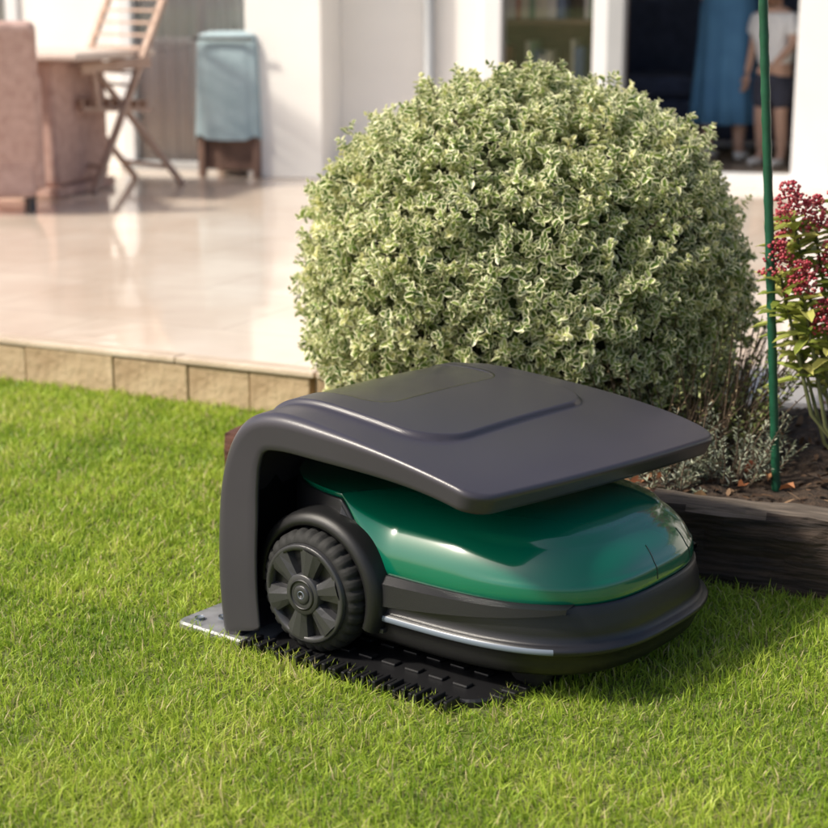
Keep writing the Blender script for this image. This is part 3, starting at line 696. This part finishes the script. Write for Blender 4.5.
# ================================================================ PEOPLE
m_skin=mat('skin',(.58,.37,.28),.5,var=.05,vs=20)
def skin(name,chains,m,parent,sub=2):
    verts=[];rad=[];edges=[];roots=set();idx={}
    for c in chains:
        prev=None
        for k,(p,r) in enumerate(c):
            key=tuple(round(x,4) for x in p)
            if key in idx: i=idx[key]
            else: i=len(verts);idx[key]=i;verts.append(p);rad.append(r if isinstance(r,tuple) else (r,r));(roots.add(i) if k==0 else None)
            if prev is not None and prev!=i: edges.append((prev,i))
            prev=i
    me=bpy.data.meshes.new(name);me.from_pydata(verts,edges,[]);me.materials.append(m)
    o=link(bpy.data.objects.new(name,me),parent); md=o.modifiers.new('skin','SKIN'); md.use_smooth_shade=True
    if not me.skin_vertices: 
        bm=bmesh.new();bm.from_mesh(me);bm.verts.layers.skin.verify();bm.to_mesh(me);bm.free()
    for i,sv in enumerate(me.skin_vertices[0].data): sv.radius=rad[i]; sv.use_root=(i in roots)
    s=o.modifiers.new('sub','SUBSURF');s.levels=sub;s.render_levels=sub
    return o
def head(parent,c,h,yaw,hair,long=True,tilt=0):
    hp=bpy.data.objects.new('head',None);link(hp,parent);hp.location=c;hp.rotation_euler=(tilt,0,yaw)
    V=[];n=40;mm=28
    for i in range(mm+1):
        ph=math.pi*i/mm; z=math.cos(ph);r=math.sin(ph)
        for j in range(n):
            a=2*math.pi*j/n;x=r*math.cos(a);y=r*math.sin(a)
            w=.36*h*(1-.25*max(0,-z)**1.5*1.2);dd=.43*h*(1-.12*max(0,-z))
            fx,fy,fz=x*w,y*dd,z*.5*h
            if y<0:
                nose=math.exp(-((x/.13)**2+((z+.12)/.17)**2));fy-=.085*h*nose
                for ex in (-.36,.36): fy+=.035*h*math.exp(-(((x-ex)/.16)**2+((z-.02)/.10)**2))
                fy-=.02*h*math.exp(-((x/.28)**2+((z+.50)/.06)**2)); fy-=.03*h*math.exp(-((x/.3)**2+((z+.82)/.15)**2))
            V.append((fx,fy,fz))
    pyd('face',V,grid_faces(mm+1,n,True),m_skin,True,hp)
    m_eye=mat('eye',(.05,.03,.02),.2);m_lip=mat('lips',(.40,.14,.12),.5)
    for ex in (-.125,.125): 
        tubes('eye',[([(ex*h,-.375*h,.01*h),(ex*h,-.395*h,.01*h)],[.04*h,.03*h])],m_eye,10,hp)
        tubes('ear',[([(ex*2.75*h,-.0*h,-.10*h),(ex*3.0*h,.02*h,-.02*h),(ex*3.0*h,.02*h,.06*h)],[.03*h,.05*h,.04*h])],m_skin,8,hp)
    tubes('mouth',[([(-.09*h,-.385*h,-.255*h),(0,-.41*h,-.25*h),(.09*h,-.385*h,-.255*h)],[.008*h,.02*h,.008*h])],m_lip,8,hp)
    V=[]
    for i in range(mm+1):
        ph=math.pi*i/mm; z=math.cos(ph);r=math.sin(ph)
        for j in range(n):
            a=2*math.pi*j/n;x=r*math.cos(a);y=r*math.sin(a)
            front=smooth01(np.array((-y-.15)/.35)); lowc=-.75 if long else -.45
            zz=max(z,lowc+(1.15-lowc)*float(front)*.98 if y<0 else lowc)
            s=1.08+.02*math.sin(a*13)
            V.append((x*.385*h*s,(y*.46*h*s+.02*h),zz*.53*h+.02*h))
    pyd('hair',V,grid_faces(mm+1,n,True),hair,True,hp)
    if long:
        tubes('hair_length',[([(0,.30*h,.1*h),(0,.42*h,-.4*h),(0,.40*h,-.9*h),(0,.34*h,-1.25*h)],[.25*h,.27*h,.22*h,.05*h])],hair,14,hp)
    return hp
def hand(name,w,d,side,parent,k=1.0):
    w=Vector(w);d=Vector(d).normalized();s=Vector(side);s=(s-d*s.dot(d)).normalized();p=d.cross(s)
    ch=[[(tuple(w),(.022*k,.016*k)),(tuple(w+d*.05*k),(.036*k,.014*k)),(tuple(w+d*.085*k),(.036*k,.012*k))]]
    for i,(o,l) in enumerate(((.030,.068),(.010,.078),(-.010,.072),(-.029,.056))):
        b=w+d*.078*k+s*o*k; ch.append([(tuple(b),.009*k),(tuple(b+d*l*.5*k+p*.006*k),.0085*k),(tuple(b+d*l*.8*k+p*.018*k),.0078*k),(tuple(b+d*l*.95*k+p*.032*k),.007*k)])
    b=w+d*.025*k+s*.022*k; ch.append([(tuple(b),.012*k),(tuple(b+d*.028*k+s*.026*k),.010*k),(tuple(b+d*.055*k+s*.034*k+p*.01*k),.0085*k)])
    return skin(name,ch,m_skin,parent)
wo=empty('woman_in_blue_dress',(1.86,10.05,.162),R(150))
m_dress=mat('blue_dress_fabric',(.065,.19,.37),.8,c2=(.09,.25,.45),vs=6,bump=.3,bs=25)
m_shoe=mat('white_shoe',(.80,.79,.77),.5,var=.05); m_hair=mat('brown_hair',(.07,.04,.022),.5,c2=(.13,.08,.045),vs=30,stretch=(8,8,1))
pel=((0,0,.92),(.13,.10))
skin('body',[[pel,((0,.01,1.08),(.11,.085)),((0,.015,1.25),(.125,.095)),((0,.01,1.36),(.10,.075)),((0,0,1.43),.05),((0,-.01,1.50),.048)],
  [((0,.01,1.36),(.10,.075)),((.15,.01,1.35),.05),((.20,.02,1.10),.038),((.17,-.10,.90),.030),((.165,-.13,.87),.022)],
  [((0,.01,1.36),(.10,.075)),((-.15,.01,1.35),.05),((-.21,.02,1.10),.038),((-.22,-.04,.87),.028),((-.22,-.05,.84),.022)],
  [pel,((.09,0,.84),.085),((.095,-.01,.50),.055),((.10,.015,.28),.05),((.10,.02,.09),.034),((.10,-.05,.045),.033),((.10,-.12,.03),.026)],
  [pel,((-.09,0,.84),.085),((-.095,.0,.50),.055),((-.10,.03,.28),.05),((-.10,.04,.09),.034),((-.10,-.03,.045),.033),((-.10,-.10,.03),.026)]],m_skin,wo)
V=[];rows=[(1.385,.115,.075),(1.36,.175,.095),(1.30,.17,.115),(1.20,.155,.118),(1.08,.135,.105),(1.0,.155,.125),(.90,.18,.145),(.75,.185,.155),(.55,.195,.17),(.40,.205,.18),(.23,.215,.19),(.225,.205,.18)]
for k,(z,ra,rb) in enumerate(rows):
    pl=max(0,(1.0-z))*.10
    for j in range(72): a=2*math.pi*j/72; w=1+pl*math.sin(a*11+z*2);V.append((ra*w*math.cos(a),rb*w*math.sin(a),z))
pyd('dress',V,grid_faces(len(rows),72,True),m_dress,True,wo)
skin('sleeves',[[((.12,.01,1.35),.06),((.17,.01,1.27),.058),((.195,.02,1.14),.052)]],m_dress,wo);skin('sleeves',[[((-.12,.01,1.35),.06),((-.175,.01,1.27),.058),((-.205,.02,1.14),.052)]],m_dress,wo)
for sx in (.10,-.10): 
    dy=0 if sx>0 else .02
    skin('shoe',[[((sx,.035+dy,.045),(.038,.036)),((sx,-.03+dy,.04),(.042,.034)),((sx,-.12+dy,.03),(.040,.026))]],m_shoe,wo)
hand('hand_1',(.165,-.13,.87),(-.1,-.4,-.8),(-1,0,0),wo);hand('hand_2',(-.22,-.05,.84),(0,-.15,-1),(0,-1,0),wo)
head(wo,(0,-.02,1.60),.215,R(10),m_hair,True)
bo=empty('boy_in_white_shirt',(2.07,9.72,.162),R(-50))
m_tee=mat('white_cotton',(.85,.86,.88),.85,var=.05,vs=9,bump=.3,bs=30);m_short=mat('dark_shorts',(.05,.055,.085),.85,var=.2,vs=9);m_fair=mat('fair_hair',(.22,.13,.06),.5,c2=(.34,.22,.11),vs=30)
pel=((0,0,.56),(.10,.08))
skin('body',[[pel,((0,.0,.66),(.085,.065)),((-.01,-.01,.79),(.095,.068)),((-.01,-.015,.86),(.075,.055)),((-.01,-.02,.905),.036),((-.01,-.035,.95),.036)],
  [((-.01,-.015,.86),(.075,.055)),((.105,-.01,.85),.036),((.15,-.03,.70),.027),((.12,-.14,.60),.021),((.115,-.155,.59),.016)],
  [((-.01,-.015,.86),(.075,.055)),((-.125,-.01,.85),.036),((-.16,.0,.69),.027),((-.17,-.03,.54),.021),((-.17,-.035,.525),.016)],
  [pel,((.06,0,.50),.062),((.065,-.01,.30),.042),((.065,.01,.17),.038),((.065,.015,.06),.026),((.065,-.03,.03),.024),((.065,-.08,.02),.018)],
  [pel,((-.06,0,.50),.062),((-.07,-.02,.30),.042),((-.075,.0,.17),.038),((-.075,.01,.06),.026),((-.075,-.04,.03),.024),((-.075,-.09,.02),.018)]],m_skin,bo)
skin('t_shirt',[[((0,0,.54),(.125,.10)),((0,0,.66),(.115,.088)),((-.01,-.01,.80),(.122,.088)),((-.01,-.015,.865),(.085,.065))],[((-.01,-.01,.80),(.122,.088)),((.115,-.01,.83),.052),((.145,-.025,.735),.045)],[((-.01,-.01,.80),(.122,.088)),((-.135,-.01,.83),.052),((-.16,-.005,.735),.045)]],m_tee,bo)
skin('shorts',[[((0,0,.55),(.118,.095)),((0,0,.50),(.11,.09)),((.065,0,.44),.075),((.068,-.01,.31),.068)],[((0,0,.50),(.11,.09)),((-.065,0,.44),.075),((-.072,-.02,.31),.068)]],m_short,bo)
for sx,dy in ((.065,0),(-.075,-.01)): skin('shoe',[[((sx,.025+dy,.03),(.03,.028)),((sx,-.03+dy,.028),(.033,.026)),((sx,-.095+dy,.022),(.03,.02))]],m_shoe,bo)
hand('hand_1',(.115,-.155,.59),(-.3,-.8,-.3),(-1,0,.3),bo,.7);hand('hand_2',(-.17,-.035,.525),(0,-.1,-1),(0,-1,0),bo,.7)
head(bo,(-.01,-.06,1.04),.195,R(-20),m_fair,False,R(12))

# ================================================================ light, camera
az=math.atan2(-.21,-.94); el=R(46)
sd=Vector((math.cos(az)*math.cos(el),math.sin(az)*math.cos(el),math.sin(el)))
W_=bpy.data.worlds.new('World');S.world=W_;W_.use_nodes=True
nt=W_.node_tree;bg=nt.nodes['Background'];sky=nt.nodes.new('ShaderNodeTexSky');sky.sky_type='NISHITA';sky.sun_disc=False
sky.sun_elevation=el;sky.sun_rotation=math.atan2(sd.x,sd.y);sky.dust_density=4;sky.air_density=1.0
nt.links.new(sky.outputs[0],bg.inputs[0]);bg.inputs[1].default_value=.15
ld=bpy.data.lights.new('sun','SUN');ld.energy=5;ld.angle=R(6.0);ld.color=(1,.93,.80)
lo=bpy.data.objects.new('sun',ld);link(lo);lo.rotation_euler=sd.to_track_quat('Z','Y').to_euler()
cam=bpy.data.cameras.new('camera');co=bpy.data.objects.new('camera',cam);link(co);co.location=(0,0,1.1);co.rotation_euler=(R(76),0,0)
cam.sensor_width=36;cam.lens=72.17;cam.clip_start=.05;cam.clip_end=600
cam.dof.use_dof=True;cam.dof.focus_distance=2.8;cam.dof.aperture_fstop=4.2
S.camera=co
S.view_settings.view_transform='Standard';S.view_settings.look='None';S.view_settings.exposure=0
